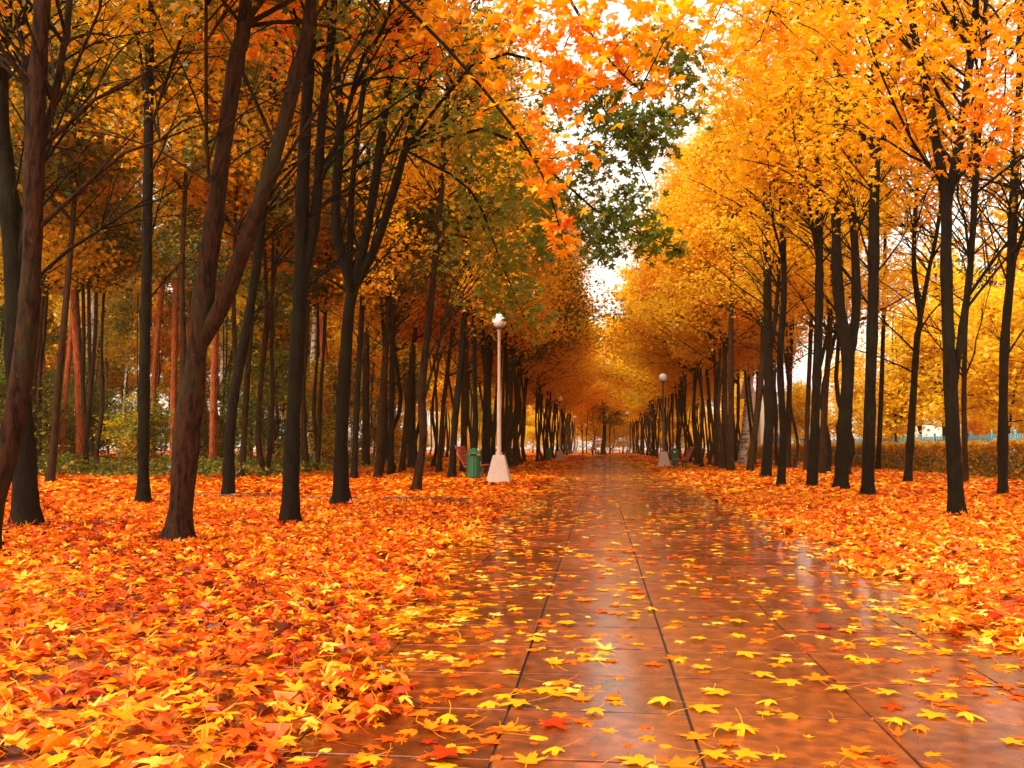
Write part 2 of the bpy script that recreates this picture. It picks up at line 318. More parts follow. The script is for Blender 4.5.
# ------------------------------------------------------------------ hand placed near trees
# label, base pixel, base width px, stems = list of pixel polylines (first starts at the base), bark, leaf material, crown bottom, leaves, tone, bias, extras
TR = []
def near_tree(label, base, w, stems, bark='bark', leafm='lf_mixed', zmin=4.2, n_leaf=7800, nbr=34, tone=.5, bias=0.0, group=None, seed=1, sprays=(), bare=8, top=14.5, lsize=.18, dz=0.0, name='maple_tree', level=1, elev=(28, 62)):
    rs = np.random.default_rng(seed * 13 + 5)
    g = gp(*base); D = depth(g); t = empty(name, (g[0], g[1], 0)); off = np.array([g[0], g[1], 0])
    if D < 30 and name == 'maple_tree': stems = [(a, b * .78, c * .80) for a, b, c in stems]; TR.append((g[0], g[1], w * .86 / (F / D) / 2))
    pxm = F / D; r0 = w / pxm / 2
    wood, leaf = MB(), MB(); st = []
    for si, s in enumerate(stems):
        pts, wa, wb = s
        dd = rs.normal(0, .25) if si else 0
        P = []
        for i, (px, py) in enumerate(pts):
            P.append(at(px, py, D + (dd * i / len(pts))) - off)
        if si == 0: P = [np.array([P[0][0], P[0][1], -.08]), P[0] * 1.0 + np.array([0, 0, .10])] + P[1:] if len(P) > 1 else P
        # carry on above the frame
        d = P[-1] - P[-2]; d = d / np.linalg.norm(d); d = d * .45 + np.array([0, 0, .75]); d /= np.linalg.norm(d)
        if P[-1][2] < top - 1 and (wb > 2.5):
            rem = top - P[-1][2]; P = P + [P[-1] + d * rem * .5, P[-1] + d * rem * .5 + np.array([d[0] * .2, d[1] * .2, 1]) * rem * .5]
            wl = 1.5
        ra, rb = wa / pxm / 2, max(.02, wb / pxm / 2)
        zt = pts[-1]; ztop = (at(zt[0], zt[1], D) - off)[2]
        m = (80 if D < 30 else 26); Q = smooth_path(P, m)
        fr = np.clip((Q[:, 2] - P[0][2]) / max(.1, ztop - P[0][2]), 0, None)
        r = np.where(fr < 1, ra + (rb - ra) * fr, rb * np.clip(1 - (fr - 1) * .5, .25, 1))
        f = None
        if si == 0:
            z = Q[:, 2]; f = .42 * np.exp(-np.maximum(z - .06, 0) / .20)
            # denser rings near the ground
        if D < 30:      # burrs and slow swelling of the stem
            r = r * (1 + .05 * np.sin(Q[:, 2] * 3.1 + seed + si) + .035 * np.sin(Q[:, 2] * 7.7 + 2 * seed)); 
            for _ in range(5): r = r * (1 + rs.uniform(.05, .16) * np.exp(-((Q[:, 2] - rs.uniform(.5, 7)) / .10)**2))
        wood.tube(Q, r, 18 if D < 30 else 10, bump=.03, flare=f); st.append((Q[::3] if D < 30 else Q, r[::3] if D < 30 else r))
    if base[0] < 480 and D < 26 and name == 'maple_tree': zmin += 1.1; n_leaf = int(n_leaf * .75)
    if D < 34 and name == 'maple_tree': grow(wood, None, st, 2.7, min(9, 2.5 + D * .4), 0, 0, 0, 0, bias, (1.3, 3.0), rs=np.random.default_rng(seed), bare=15, elev=(32, 66), subs=5)
    if base[0] > 760: n_leaf = int(n_leaf * .6)
    grow(wood, leaf, st, zmin, top, nbr, n_leaf, lsize, level, bias, (1.4, 3.4), tone, .14, rs=rs, bare=bare, elev=elev)
    for (path, rad, blobs, sl, sm) in sprays:     # overhanging boughs with their leaves
        P = smooth_path([at(a, b, c) - off for a, b, c in path], 10); wood.tube(P, np.linspace(rad, .006, 10), 5, cap=False)
        for (bx, by, bd, br, k, tn) in blobs:
            c = at(bx, by, bd) - off; rr = br * bd / F
            j = np.argmin(np.linalg.norm(P - c, axis=1)); tw = np.array([P[j], (P[j] + c) / 2 + rs.normal(0, .05, 3), c]); wood.tube(tw, [.008, .006, .003], 3, cap=False)
            k = int(k * (3.6 if leafm == 'lf_green' else 2.9)); Q = c + rs.normal(0, 1, (k, 3)) * rr * np.array([.6, .6, .55])
            add_leaves(leaf, Q, rs.uniform(.75, 1.15, k) * sl * 1.12, np.clip(rs.normal(tn + (.12 if leafm == 'lf_green' else .16), .15, k), 0, 1), 2 if bd < 14 else 1, (.2, 1.3), rs=rs)
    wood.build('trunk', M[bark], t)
    if leaf.n: leaf.build('crown', M[leafm], t, smooth=False)
    tag(t, label, 'tree', group); return t
GL, GL2, GR, GR2 = 'maples of the inner left row', 'maples of the outer left row', 'maples of the inner right row', 'maples of the outer right row'
L1 = 'maple'
# ---- left side
near_tree('thick black maple trunk at the far left edge of the picture', (26, 530), 30,
    [([(26, 530), (23, 440), (16, 360), (14, 280), (8, 190), (0, 100), (6, 0)], 30, 17), ([(16, 300), (28, 180), (24, 60), (14, -20)], 10, 5)], seed=1, group=GL2, n_leaf=5000, zmin=4.5)
near_tree('reddish brown maple leaning in from the left picture edge with a side limb forking right', (-14, 562), 30,
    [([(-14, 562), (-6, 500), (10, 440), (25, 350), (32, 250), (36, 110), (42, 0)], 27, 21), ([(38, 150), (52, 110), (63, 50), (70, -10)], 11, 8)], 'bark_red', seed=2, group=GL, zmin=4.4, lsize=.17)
near_tree('slender straight black maple with thin forks in its crown, left of the forked tree', (143, 506), 15,
    [([(143, 506), (144, 400), (147, 250), (149, 100), (151, 0)], 15, 10), ([(148, 140), (141, 60), (128, -10)], 5, 4), ([(150, 130), (170, 70), (196, 0)], 4, 2.6), ([(148, 55), (142, 20), (136, -10)], 5, 4)], seed=3, group=GL2, zmin=4.6)
near_tree('large forked brown maple with two thick limbs parting low, nearest on the left', (178, 545), 33,
    [([(178, 545), (187, 450), (196, 360), (207, 270), (222, 160), (236, 60), (246, 0)], 31, 17), ([(197, 350), (222, 305), (248, 235), (272, 165), (295, 80), (312, -10)], 21, 15), ([(238, 235), (215, 195), (207, 150), (206, 0)], 4, 3)],
    'bark_red', seed=4, group=GL, zmin=4.6, lsize=.17)
near_tree('slim dark maple bowing right behind the large forked tree', (228, 498), 14,
    [([(228, 498), (232, 410), (248, 320), (260, 240), (270, 130), (277, 0)], 14, 8)], seed=5, group=GL2, zmin=4.6)
t5 = near_tree('dark upright maple with twin stems, between the forked tree and the many stemmed tree', (290, 527), 20,
    [([(290, 527), (293, 420), (300, 300), (303, 180), (308, 80), (312, 0)], 20, 14), ([(301, 290), (315, 220), (322, 120), (334, 0)], 13, 10), ([(322, 180), (345, 120), (362, 60), (392, 0)], 6, 5)],
    seed=6, group=GL, zmin=4.8, sprays=[
    ([(330, -60, 11), (440, -90, 9.5), (540, -40, 8), (600, 50, 7.5), (640, 90, 7.5)], .03, [(500, 20, 8, 34, 16, .35), (540, 10, 7.6, 36, 22, .30), (590, 25, 7.5, 40, 26, .32), (560, 60, 7.6, 34, 20, .35), (600, 80, 7.5, 28, 16, .40), (635, 60, 7.6, 26, 12, .5), (655, 85, 7.6, 18, 8, .55), (640, 20, 7.4, 36, 18, .5), (690, 15, 7.4, 36, 16, .6), (560, 100, 7.8, 20, 8, .35)], .17, 0),
    ([(330, -60, 11), (420, 20, 10), (500, 110, 9.5), (545, 180, 9.5), (562, 240, 9.5)], .028, [(440, 20, 10, 30, 18, .4), (500, 90, 9.6, 26, 14, .35), (530, 130, 9.5, 24, 14, .25), (550, 160, 9.5, 24, 16, .22), (545, 190, 9.4, 18, 9, .3), (560, 225, 9.5, 16, 10, .25), (566, 245, 9.5, 10, 4, .25), (585, 150, 9.5, 18, 6, .3)], .165, 0)], leafm='lf_orange', tone=.35)
t6 = near_tree('many stemmed maple fanning into several dark limbs, in front of the outer row', (341, 508), 19,
    [([(341, 508), (342, 420), (348, 320), (351, 285), (336, 225), (340, 110), (330, 0)], 19, 8), ([(351, 300), (368, 225), (384, 120), (400, 0)], 13, 9), ([(353, 290), (378, 240), (405, 150), (424, 70), (440, -5)], 12, 7), ([(350, 270), (352, 190), (362, 100), (376, 0)], 8, 6)],
    seed=7, group=GL, zmin=4.6, leafm='lf_green', tone=.4, n_leaf=3600, bare=14, sprays=[
    ([(405, 150, 15), (480, 60, 14), (560, 70, 13), (620, 130, 12.5), (650, 190, 12.5)], .035, [(650, 50, 12.5, 30, 46, .3), (680, 70, 12.5, 22, 26, .3), (600, 98, 12.6, 28, 48, .35), (622, 128, 12.5, 30, 60, .2), (655, 128, 12.5, 28, 50, .3), (680, 115, 12.5, 18, 18, .35), (590, 165, 12.5, 24, 30, .3), (640, 150, 12.5, 22, 30, .3), (665, 45, 12.5, 30, 26, .6), (560, 95, 13, 24, 22, .4)], .17, 0),
    ([(405, 150, 15), (490, 130, 14), (560, 180, 13), (610, 220, 12.5), (680, 250, 12.2)], .032, [(560, 205, 12.8, 24, 40, .3), (545, 240, 12.8, 18, 24, .2), (590, 235, 12.6, 22, 34, .25), (620, 222, 12.5, 26, 46, .2), (650, 240, 12.4, 20, 30, .25), (676, 250, 12.3, 10, 9, .3), (610, 250, 12.4, 16, 18, .2), (520, 200, 13.5, 30, 30, .4), (630, 195, 12.6, 16, 16, .25)], .165, 0),
    ([(405, 150, 15), (470, 190, 14.5), (500, 260, 14.5), (525, 320, 14.5)], .028, [(490, 200, 14.5, 34, 50, .5), (470, 240, 14.5, 30, 40, .55), (510, 260, 14.5, 30, 50, .5), (520, 305, 14.5, 24, 34, .45), (495, 300, 14.5, 22, 26, .5), (540, 325, 14.5, 14, 14, .6), (460, 140, 14.5, 36, 44, .6), (500, 140, 14.2, 36, 50, .5)], .165, 0)])
near_tree('brown maple bending left then right at its foot, closest to the bench', (416, 494), 11,
    [([(416, 494), (423, 440), (422, 390), (429, 320), (438, 230), (444, 140), (452, 40), (455, 0)], 11, 6), ([(424, 400), (440, 340), (452, 280)], 4, 2)], 'bark_red', seed=8, group=GL, zmin=5, leafm='lf_mixed')
for k, (b, w, pts, bk, lab) in enumerate([
    ((354, 481), 8, [(354, 481), (357, 400), (362, 310), (366, 200), (372, 80)], 'bark', 'thin black maple just right of the many stemmed tree'),
    ((378, 480), 9, [(378, 480), (382, 400), (388, 320), (391, 230), (396, 100)], 'bark_red', 'brown maple in the outer left row, second right of the many stemmed tree'),
    ((391, 477), 6, [(391, 477), (392, 380), (394, 280), (400, 150)], 'bark', 'thin black maple beside its thicker brown neighbour in the outer left row'),
    ((402, 474), 6, [(402, 474), (408, 400), (416, 320), (420, 240)], 'bark_red', 'thin leaning brown maple left of the bending maple'),
    ((439, 474), 5, [(439, 474), (444, 400), (454, 320), (462, 250)], 'bark_red', 'very thin brown maple leaning right behind the bending maple'),
    ((452, 480), 9, [(452, 480), (455, 420), (462, 350), (467, 270), (470, 180), (474, 60)], 'bark', 'dark maple standing directly left of the red bench'),
    ((464, 474), 7, [(464, 474), (464, 400), (467, 330), (470, 260)], 'bark_red', 'brown maple rising right behind the red bench'),
    ((486, 470), 9, [(486, 470), (487, 400), (490, 330), (492, 250), (490, 150)], 'bark', 'black maple rising behind the near lamp post'),
    ((412, 470), 8, [(412, 470), (412, 400), (414, 300), (420, 200)], 'bark', 'black maple of the outer left row half hidden behind thin leaning stems'),
    ((366, 468), 8, [(366, 468), (366, 380), (367, 300), (372, 200)], 'bark_red', 'brown maple deep behind the thin black trunks left of centre')]):
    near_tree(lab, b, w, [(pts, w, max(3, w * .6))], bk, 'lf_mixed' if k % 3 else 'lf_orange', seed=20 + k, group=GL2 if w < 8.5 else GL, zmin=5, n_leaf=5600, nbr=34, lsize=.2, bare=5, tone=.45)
# ---- right side
near_tree('black maple splitting into two dark limbs high up, nearest on the right', (957, 518), 19,
    [([(957, 518), (953, 440), (949, 350), (946, 260), (946, 205), (936, 140), (922, 70), (910, 0)], 19, 8), ([(946, 210), (958, 150), (969, 70), (976, -5)], 12, 8), ([(954, 385), (962, 330), (970, 270), (977, 160), (986, 0)], 9, 6)],
    seed=40, group=GR, leafm='lf_amber', bias=math.pi, tone=.4, zmin=5.0, n_leaf=7600, bare=12, sprays=[
    ([(976, -5, 13.5), (900, -60, 11), (800, -40, 9.5), (760, 40, 9)], .03, [(830, 20, 9.5, 36, 20, .3), (800, 40, 9.3, 30, 16, .2), (850, 60, 9.6, 24, 12, .3), (760, 15, 9, 34, 20, .2), (740, 50, 9, 22, 12, .25), (895, 15, 10, 34, 20, .3), (940, 40, 10.5, 28, 14, .35)], .165, 0),
    ([(910, 0, 13.5), (820, -60, 13), (740, -20, 13), (700, 50, 13)], .025, [(700, 20, 13, 34, 20, .45), (735, 60, 13, 34, 22, .5), (715, 100, 13.5, 30, 18, .5), (760, 100, 13, 34, 22, .4), (690, 55, 13, 20, 10, .4), (780, 40, 13, 34, 18, .4), (740, 140, 14, 24, 12, .5)], .19, 0),
    ([(976, -5, 13.5), (1000, 20, 12), (1005, 90, 11.5), (990, 150, 11.5)], .02, [(1000, 60, 11.5, 30, 30, .1), (985, 110, 11.5, 30, 30, 0), (1010, 130, 11.5, 24, 22, .05), (985, 160, 11.5, 16, 12, .1), (1015, 20, 11.5, 26, 20, .2)], .165, 0)])
near_tree('thick straight black maple without forks on the right', (868, 498), 15,
    [([(868, 498), (870, 400), (873, 300), (875, 150), (877, 0)], 15, 11), ([(876, 170), (890, 110), (905, 30), (912, -10)], 6, 4)], seed=41, group=GR, leafm='lf_amber', bias=math.pi, tone=.5, zmin=5.4, bare=9)
near_tree('twin stemmed maple forked at mid height, just left of the thick straight trunk', (841, 492), 19,
    [([(841, 492), (844, 430), (848, 360), (839, 300), (836, 220), (839, 120), (843, 0)], 18, 7), ([(848, 365), (856, 310), (854, 230), (850, 190), (846, 100), (842, 0)], 12, 7), ([(852, 200), (862, 140), (872, 80), (890, 0)], 7, 4)], seed=42, group=GR, leafm='lf_amber', bias=math.pi, tone=.45, zmin=5.6, bare=9)
near_tree('dark maple trunk standing left of the twin stemmed maple', (812, 489), 12,
    [([(812, 489), (816, 400), (819, 300), (819, 200), (816, 100), (824, 0)], 12, 7), ([(818, 260), (806, 180), (800, 90)], 5, 3)], seed=43, group=GR, leafm='lf_orange', bias=math.pi, tone=.7, zmin=5.6)
near_tree('mossy slim maple with knobbly bark, fourth trunk left of the thick straight one', (781, 488), 9,
    [([(781, 488), (783, 430), (780, 360), (784, 290), (782, 180), (786, 60)], 9, 6)], seed=44, group=GR, leafm='lf_amber', bias=math.pi, tone=.5, zmin=5.8)
near_tree('dark maple immediately left of the mossy slim one', (766, 479), 10,
    [([(766, 479), (769, 420), (768, 340), (767, 260), (766, 160)], 10, 7), ([(769, 360), (776, 310), (780, 250)], 5, 3)], seed=45, group=GR, leafm='lf_orange', bias=math.pi, tone=.7, zmin=6)
near_tree('leaning brown maple with its top bowed right, next to the white birch', (750, 473), 7,
    [([(750, 473), (755, 430), (761, 380), (763, 320), (758, 250)], 7, 4)], 'bark_red', seed=46, group=GR, leafm='lf_orange', bias=math.pi, tone=.6, zmin=6)
near_tree('slim forked maple standing before the hedge with a narrow Y near mid height', (908, 485), 10,
    [([(908, 485), (913, 400), (917, 340), (920, 318), (914, 265), (916, 200), (921, 160)], 10, 4), ([(920, 320), (929, 270), (938, 225), (942, 170)], 6, 3.5)], seed=47, group=GR2, leafm='lf_amber', bias=math.pi, tone=.6, zmin=6, n_leaf=3600)
near_tree('slim dark maple at the right picture edge with an upward bend', (1003, 497), 12,
    [([(1003, 497), (1003, 420), (1005, 340), (1011, 270), (1013, 200), (1019, 100), (1021, 0)], 12, 8), ([(1012, 265), (1024, 230), (1034, 180)], 6, 5)], seed=48, group=GR2, leafm='lf_mixed', bias=math.pi, tone=.5, zmin=5.6, n_leaf=3600)
for k, (b, w, pts, lab) in enumerate([
    ((878, 471), 5, [(878, 471), (881, 400), (884, 300), (886, 180)], 'very thin maple pole showing between the thick straight trunk and the slim forked one'),
    ((822, 476), 7, [(822, 476), (825, 400), (830, 330), (829, 250)], 'thin brown maple peeking out between the twin stemmed maple and its left neighbour'),
    ((806, 473), 5, [(806, 473), (808, 400), (812, 300), (814, 200)], 'thin brown maple just left of the dark trunk beside the twin stemmed maple'),
    ((788, 470), 6, [(788, 470), (789, 400), (792, 320), (795, 240)], 'thin maple behind the mossy slim trunk'),
    ((731, 473), 7, [(731, 473), (731, 400), (731, 320), (733, 240)], 'brown maple at the near end of the far right row'),
    ((725, 471), 6, [(725, 471), (725, 400), (724, 320), (722, 240)], 'brown maple second in the far right row'),
    ((717, 469), 6, [(717, 469), (716, 400), (717, 320)], 'brown maple third in the far right row'),
    ((966, 485), 7, [(966, 485), (964, 400), (966, 320), (972, 220)], 'thin trunk half hidden behind the nearest right maple')]):
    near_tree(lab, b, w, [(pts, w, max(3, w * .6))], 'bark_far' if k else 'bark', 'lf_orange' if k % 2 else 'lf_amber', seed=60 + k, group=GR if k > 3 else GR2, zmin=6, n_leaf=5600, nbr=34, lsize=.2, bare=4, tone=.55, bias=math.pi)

# ---- rows running into the distance
def rowlabel(side, inner, y):
    nm = ('inner' if inner else 'outer') + ' ' + side + ' maple row'
    if side == 'left': return ('trunk in the %s, between the near lamp post and the next' if y < 67 else 'distant trunk in the %s, beyond the second left lamp post') % nm
    return ('trunk in the %s, between mossy trunk and right bench' if y < 47 else ('trunk in the %s, past the right bench' if y < 95 else 'distant trunk in the %s, beyond the last right lamp')) % nm
for side, inner, x0, y0, y1, stp in (('left', 1, -4.25, 30, 150, 2.6), ('left', 0, -8.2, 33, 100, 2.9), ('right', 1, 5.5, 41, 150, 2.5), ('right', 0, 8.9, 33, 100, 2.9)):
    y = y0
    while y < y1:
        x = x0 + random.gauss(0, .25); near = y < 62
        var = random.choice(MID if near else FAR)
        if side == 'left': lm = random.choices(['lf_mixed', 'lf_orange', 'lf_amber'], [3, 3, 5] if y < 50 else [0, 0, 1])[0]
        else: lm = random.choices(['lf_orange', 'lf_amber', 'lf_yellow'], [2, 5, 1] if y < 50 else [0, 4, 4])[0]
        s = random.uniform(.92, 1.1)
        nm = ('inner' if inner else 'outer') + ' ' + side
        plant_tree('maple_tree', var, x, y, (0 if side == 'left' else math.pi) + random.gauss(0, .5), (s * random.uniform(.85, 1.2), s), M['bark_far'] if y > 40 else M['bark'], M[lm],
                   rowlabel(side, inner, y), {'inner left': GL, 'outer left': GL2, 'inner right': GR, 'outer right': GR2}[nm])
        y += stp * random.uniform(.75, 1.25)

# ---- wood on the left
def wood_tree(px, py, D_, w, kind, lab, lean=None):
    pass
for px, py, wpx, pts, lab in [
    (81, 470, 9, [(81, 470), (79, 380), (74, 290), (69, 200), (68, 120), (66, 0)], 'orange red pine trunk at the left, beside the white birch'),
    (46, 466, 7, [(46, 466), (42, 360), (40, 260), (40, 120)], 'faint orange pine trunk just right of the two left edge maples'),
    (173, 465, 7, [(173, 465), (174, 380), (176, 280), (178, 180), (180, 60)], 'upright orange pine behind the gap left of the large forked tree'),
    (150, 465, 6, [(150, 465), (154, 380), (161, 300), (170, 230), (176, 120)], 'slanting orange pine trunk leaning right behind the slender black maple'),
    (190, 464, 7, [(190, 464), (190, 360), (192, 260), (192, 160), (193, 40)], 'orange pine partly hidden by the large forked tree'),
    (213, 466, 8, [(213, 466), (214, 390), (216, 300), (216, 200)], 'brownish pine right of the large forked tree'),
    (328, 466, 9, [(328, 466), (326, 390), (322, 320), (320, 240)], 'reddish pine trunk behind the gap between twin stemmed and many stemmed maples')]:
    near_tree(lab, (px, py), wpx, [(pts, wpx, wpx * .7)], 'pine_bark', 'lf_wood', zmin=10, n_leaf=2600, nbr=20, lsize=.3, level=0, seed=80 + px, group='pines in the left wood', name='pine_tree', top=18, tone=.35, bare=4)
for px, py, wpx, pts, lab in [
    (92, 464, 8, [(92, 464), (94, 380), (95, 300), (99, 220), (98, 160), (104, 60)], 'white birch trunk with black marks at the left'),
    (84, 463, 5, [(84, 463), (86, 360), (87, 260), (91, 180), (96, 80)], 'thin pale birch right behind the thicker white birch'),
    (313, 466, 6, [(313, 466), (312, 400), (314, 330), (318, 240)], 'pale birch stem behind the twin stemmed maple'),
    (222, 462, 6, [(222, 462), (224, 320), (230, 220), (242, 140), (250, 60)], 'leaning birch in the wood right of the large forked tree'),
    (742, 465, 8, [(742, 465), (746, 420), (751, 370), (755, 320), (757, 260)], 'white birch leaning slightly right in the right hand rows')]:
    near_tree(lab, (px, py), wpx, [(pts, wpx, wpx * .7)], 'birch', 'lf_amber' if px > 500 else 'lf_wood', zmin=7, n_leaf=3000, nbr=22, lsize=.22, level=0, seed=180 + px, group='birches', name='birch_tree', top=15, tone=.6, bare=3)
random.seed(21)
n = 0
while n < 112:     # trees of the wood
    y = random.uniform(20, 96) if n < 62 else random.uniform(60, 175); x = -12.5 - random.random()**.8 * (8 + y * .62)
    px = 600 + x / y * F
    if n >= 62: x = -12.5 - random.random() * (4 + y * .24)
    if px < -60 - 10: continue
    if y < 30 and x > -17: continue
    if 15 < px < 350 and y < 47: continue
    k = random.random()
    if k < .2: plant_tree('pine_tree', random.choice(PINE), x, y, random.uniform(0, 6.28), random.uniform(.85, 1.1), M['pine_bark'], M['lf_needle'], 'tall pine standing deep among the crowded trees of the left wood', 'pines in the left wood')
    elif k < .28: plant_tree('birch_tree', random.choice(BIRCH), x, y, random.uniform(0, 6.28), random.uniform(.85, 1.1), M['birch'], M['lf_wood'], 'slim birch standing deep among the crowded trees of the left wood', 'birches')
    else: plant_tree('woodland_tree', random.choice(FAR if y > 40 else MID), x, y, random.uniform(0, 6.28), random.uniform(.85, 1.2), M['bark_far'], M[random.choice(['lf_wood', 'lf_wood', 'lf_mixed', 'lf_orange'])], 'dark leafy tree standing deep among the crowded trees of the left wood', 'leafy trees of the left wood')
    n += 1
for i in range(17):
    y = random.uniform(23, 38); x = (random.uniform(-30, 430) - 600) / F * y; x = min(x, -11.8)
    plant_tree('woodland_tree', TALL[i % 3], x, y, random.uniform(0, 6.28), random.uniform(.95, 1.15), M['bark_far'], M[['lf_mixed', 'lf_wood', 'lf_wood', 'lf_amber'][i % 4]], 'tall slim tree at the near edge of the left wood, crown high up', 'tall trees edging the left wood')
for i in range(46):
    y = random.uniform(27, 80); x = -11.5 - random.random() * (4 + y * .55)
    if 15 < 600 + x / y * F < 350 and y < 44: y += 22; x *= 1.4
    plant_tree('sapling', random.choice(UND), x, y, random.uniform(0, 6.28), (random.uniform(.9, 1.3), random.uniform(.7, 1.3)), M['bark_far'], M[random.choice(['lf_wood', 'lf_wood', 'lf_mixed', 'lf_green', 'lf_under'])], 'bushy yellow green sapling among the undergrowth of the left wood', 'saplings in the left wood')

# ---- behind the hedge on the right
for i, (px, y, s, lm, lab) in enumerate([(842, 72, .75, 'lf_yellow', 'yellow round tree before the pale roofed building'), (884, 60, .62, 'lf_yellow', 'yellow bushy tree behind the fence, seen between two dark trunks'), (925, 58, .95, 'lf_yellow', 'broad golden tree behind the turquoise fence right of the forked maple'),
     (985, 50, .85, 'lf_yellow', 'golden round tree behind the turquoise fence near the right edge'), (1040, 46, 1.0, 'lf_yellow', 'yellow tree filling the right edge behind the hedge'), (1000, 74, 1.35, 'lf_amber', 'tall amber tree rising behind the golden trees on the right'),
     (905, 92, 1.2, 'lf_amber', 'tall amber tree far behind the fence'), (800, 66, .55, 'lf_yellow', 'low yellow tree hiding the left part of the pale roofed building'), (750, 105, 1.0, 'lf_yellow', 'pale yellow tree glimpsed behind the white birch'), (1060, 70, 1.5, 'lf_mixed', 'large mixed colour tree beyond the right edge golden tree'),
     (955, 100, 1.3, 'lf_amber', 'far amber tree between the dark pine and the golden trees')]):
    x = (px - 600) / F * y
    plant_tree('golden_tree', ROUND[i % 3], x, y, i * 1.3, s * 1.45, M['bark_far'], M[lm], lab, 'golden trees behind the hedge')
for px, y, s, lab in ((935, 66, .78, 'dark olive pine rising behind the golden trees on the right'), (965, 76, .85, 'second dark pine behind and right of the olive pine')):
    plant_tree('pine_tree', PINE[0], (px - 600) / F * y, y, 1, s, M['pine_bark'], M['lf_needle'], lab, 'pines on the right')
# ---- closing trees at the path's end
plant_tree('maple_tree', generic(900, 8.6, 0, 5200, .28, .52, 3.9, 8, 40, False, (1.8, 3.4), lean=.05, elev=(5, 40)), .45, 128, 0, 1.0, M['bark_far'], M['lf_mixed'], 'lone thick trunked tree with a greenish crown at the end of the path', 'trees closing the path')
for i in range(26):
    x = -26 + i * 2.3 + random.uniform(-1, 1); y = 158 + random.uniform(-6, 26)
    plant_tree('golden_tree', random.choice(ROUND), x, y, random.uniform(0, 6), random.uniform(1.1, 1.8), M['bark_far'], M[random.choice(['lf_yellow', 'lf_amber', 'lf_orange'])], 'golden leafy tree beyond the far end of the path', 'trees closing the path')

for i, (x, y) in enumerate(((-5.5, 142), (-2.2, 149), (1.6, 146), (4.6, 143), (7.6, 148), (-8.5, 147))):
    plant_tree('golden_tree', FAR[i % 5], x, y, i * 1.1, (1.35, 1.42), M['bark_far'], M['lf_yellow'], 'tall golden tree closing the view behind the lone thick trunked tree', 'trees closing the path')
for i in range(30):
    x = -36 + i * 2.5 + random.uniform(-.8, .8); y = 150 + random.uniform(-4, 8)
    if -4.6 < x < -2.2: continue
    plant_tree('golden_bush', UND[i % 3], x, y, i, (1.5, random.uniform(.8, 1.2)), M['bark_far'], M['lf_yellow'], 'low golden bush in the band of bushes beyond the end of the path', 'bushes closing the path')
for i in range(12):
    y = 38 + i * 4.6; x = 23 + random.uniform(0, 5)
    plant_tree('golden_bush', UND[i % 3], x, y, i, (1.2, random.uniform(.7, 1.0)), M['bark_far'], M[random.choice(['lf_yellow', 'lf_amber'])], 'low golden bush growing right behind the turquoise fence', 'bushes behind the fence')

# ------------------------------------------------------------------ ground and path
PX0, PW, NS = -1.755, .695, 6     # left edge, slab width, slabs across
PX1 = PX0 + PW * NS
def ground_mat():
    m, nt, out = new_mat('leaf_covered_soil'); L = nt.links.new
    tc = N(nt, 'ShaderNodeTexCoord'); v = N(nt, 'ShaderNodeTexVoronoi', Scale=7.0); L(tc.outputs['Object'], v.inputs['Vector'])
    n2 = N(nt, 'ShaderNodeTexNoise', Scale=.25, Detail=4); L(tc.outputs['Object'], n2.inputs[0])
    sp = N(nt, 'ShaderNodeSeparateColor'); L(v.outputs['Color'], sp.inputs[0])
    c = ramp(nt, sp.outputs[0], [(0, (.04, .012, .005)), (.35, (.16, .03, .005)), (.7, (.5, .09, .005)), (1, (.7, .2, .01))])
    p = N(nt, 'ShaderNodeBsdfPrincipled', Roughness=.75); L(c, p.inputs['Base Color'])
    b = N(nt, 'ShaderNodeBump', Strength=.6, Distance=.04); L(v.outputs['Distance'], b.inputs['Height']); L(b.outputs[0], p.inputs['Normal'])
    L(p.outputs[0], out.inputs[0]); return m
g = MB(); g.add([[-260, -40, 0], [260, -40, 0], [260, 460, 0], [-260, 460, 0]], [[0, 1, 2, 3]]); tag(g.build('ground', ground_mat(), smooth=False), kind='structure')
def paving_mat():
    m, nt, out = new_mat('wet_paving'); L = nt.links.new
    tc = N(nt, 'ShaderNodeTexCoord'); a = N(nt, 'ShaderNodeAttribute', attribute_name='tone')
    n1 = N(nt, 'ShaderNodeTexNoise', Scale=55, Detail=7, Roughness=.75); n2 = N(nt, 'ShaderNodeTexNoise', Scale=1.9, Detail=8, Roughness=.72); n3 = N(nt, 'ShaderNodeTexNoise', Scale=14, Detail=4)
    for q in (n1, n2, n3): L(tc.outputs['Object'], q.inputs[0])
    c1 = ramp(nt, n3.outputs[0], [(.3, (.075, .012, .002)), (.5, (.18, .034, .004)), (.7, (.29, .064, .009))])
    mx = N(nt, 'ShaderNodeMix', data_type='RGBA', blend_type='MULTIPLY'); mx.inputs[0].default_value = 1
    c2 = ramp(nt, a.outputs['Fac'], [(0, (.65, .6, .6)), (1, (1.25, 1.15, 1.05))]); L(c1, mx.inputs[6]); L(c2, mx.inputs[7])
    p = N(nt, 'ShaderNodeBsdfPrincipled', IOR=1.5); L(mx.outputs[2], p.inputs['Base Color'])
    rg = ramp(nt, n2.outputs[0], [(.38, (.07, .07, .07)), (.5, (.18, .18, .18)), (.64, (.40, .40, .40))]); L(rg, p.inputs['Roughness'])
    p.inputs['Coat Weight'].default_value = .6; p.inputs['Coat Roughness'].default_value = .12
    b = N(nt, 'ShaderNodeBump', Strength=.42, Distance=.005); L(n1.outputs[0], b.inputs['Height'])
    b2 = N(nt, 'ShaderNodeBump', Strength=.10, Distance=.02); L(n3.outputs[0], b2.inputs['Height']); L(b.outputs[0], b2.inputs['Normal']); L(b2.outputs[0], p.inputs['Normal'])
    L(p.outputs[0], out.inputs[0]); return m
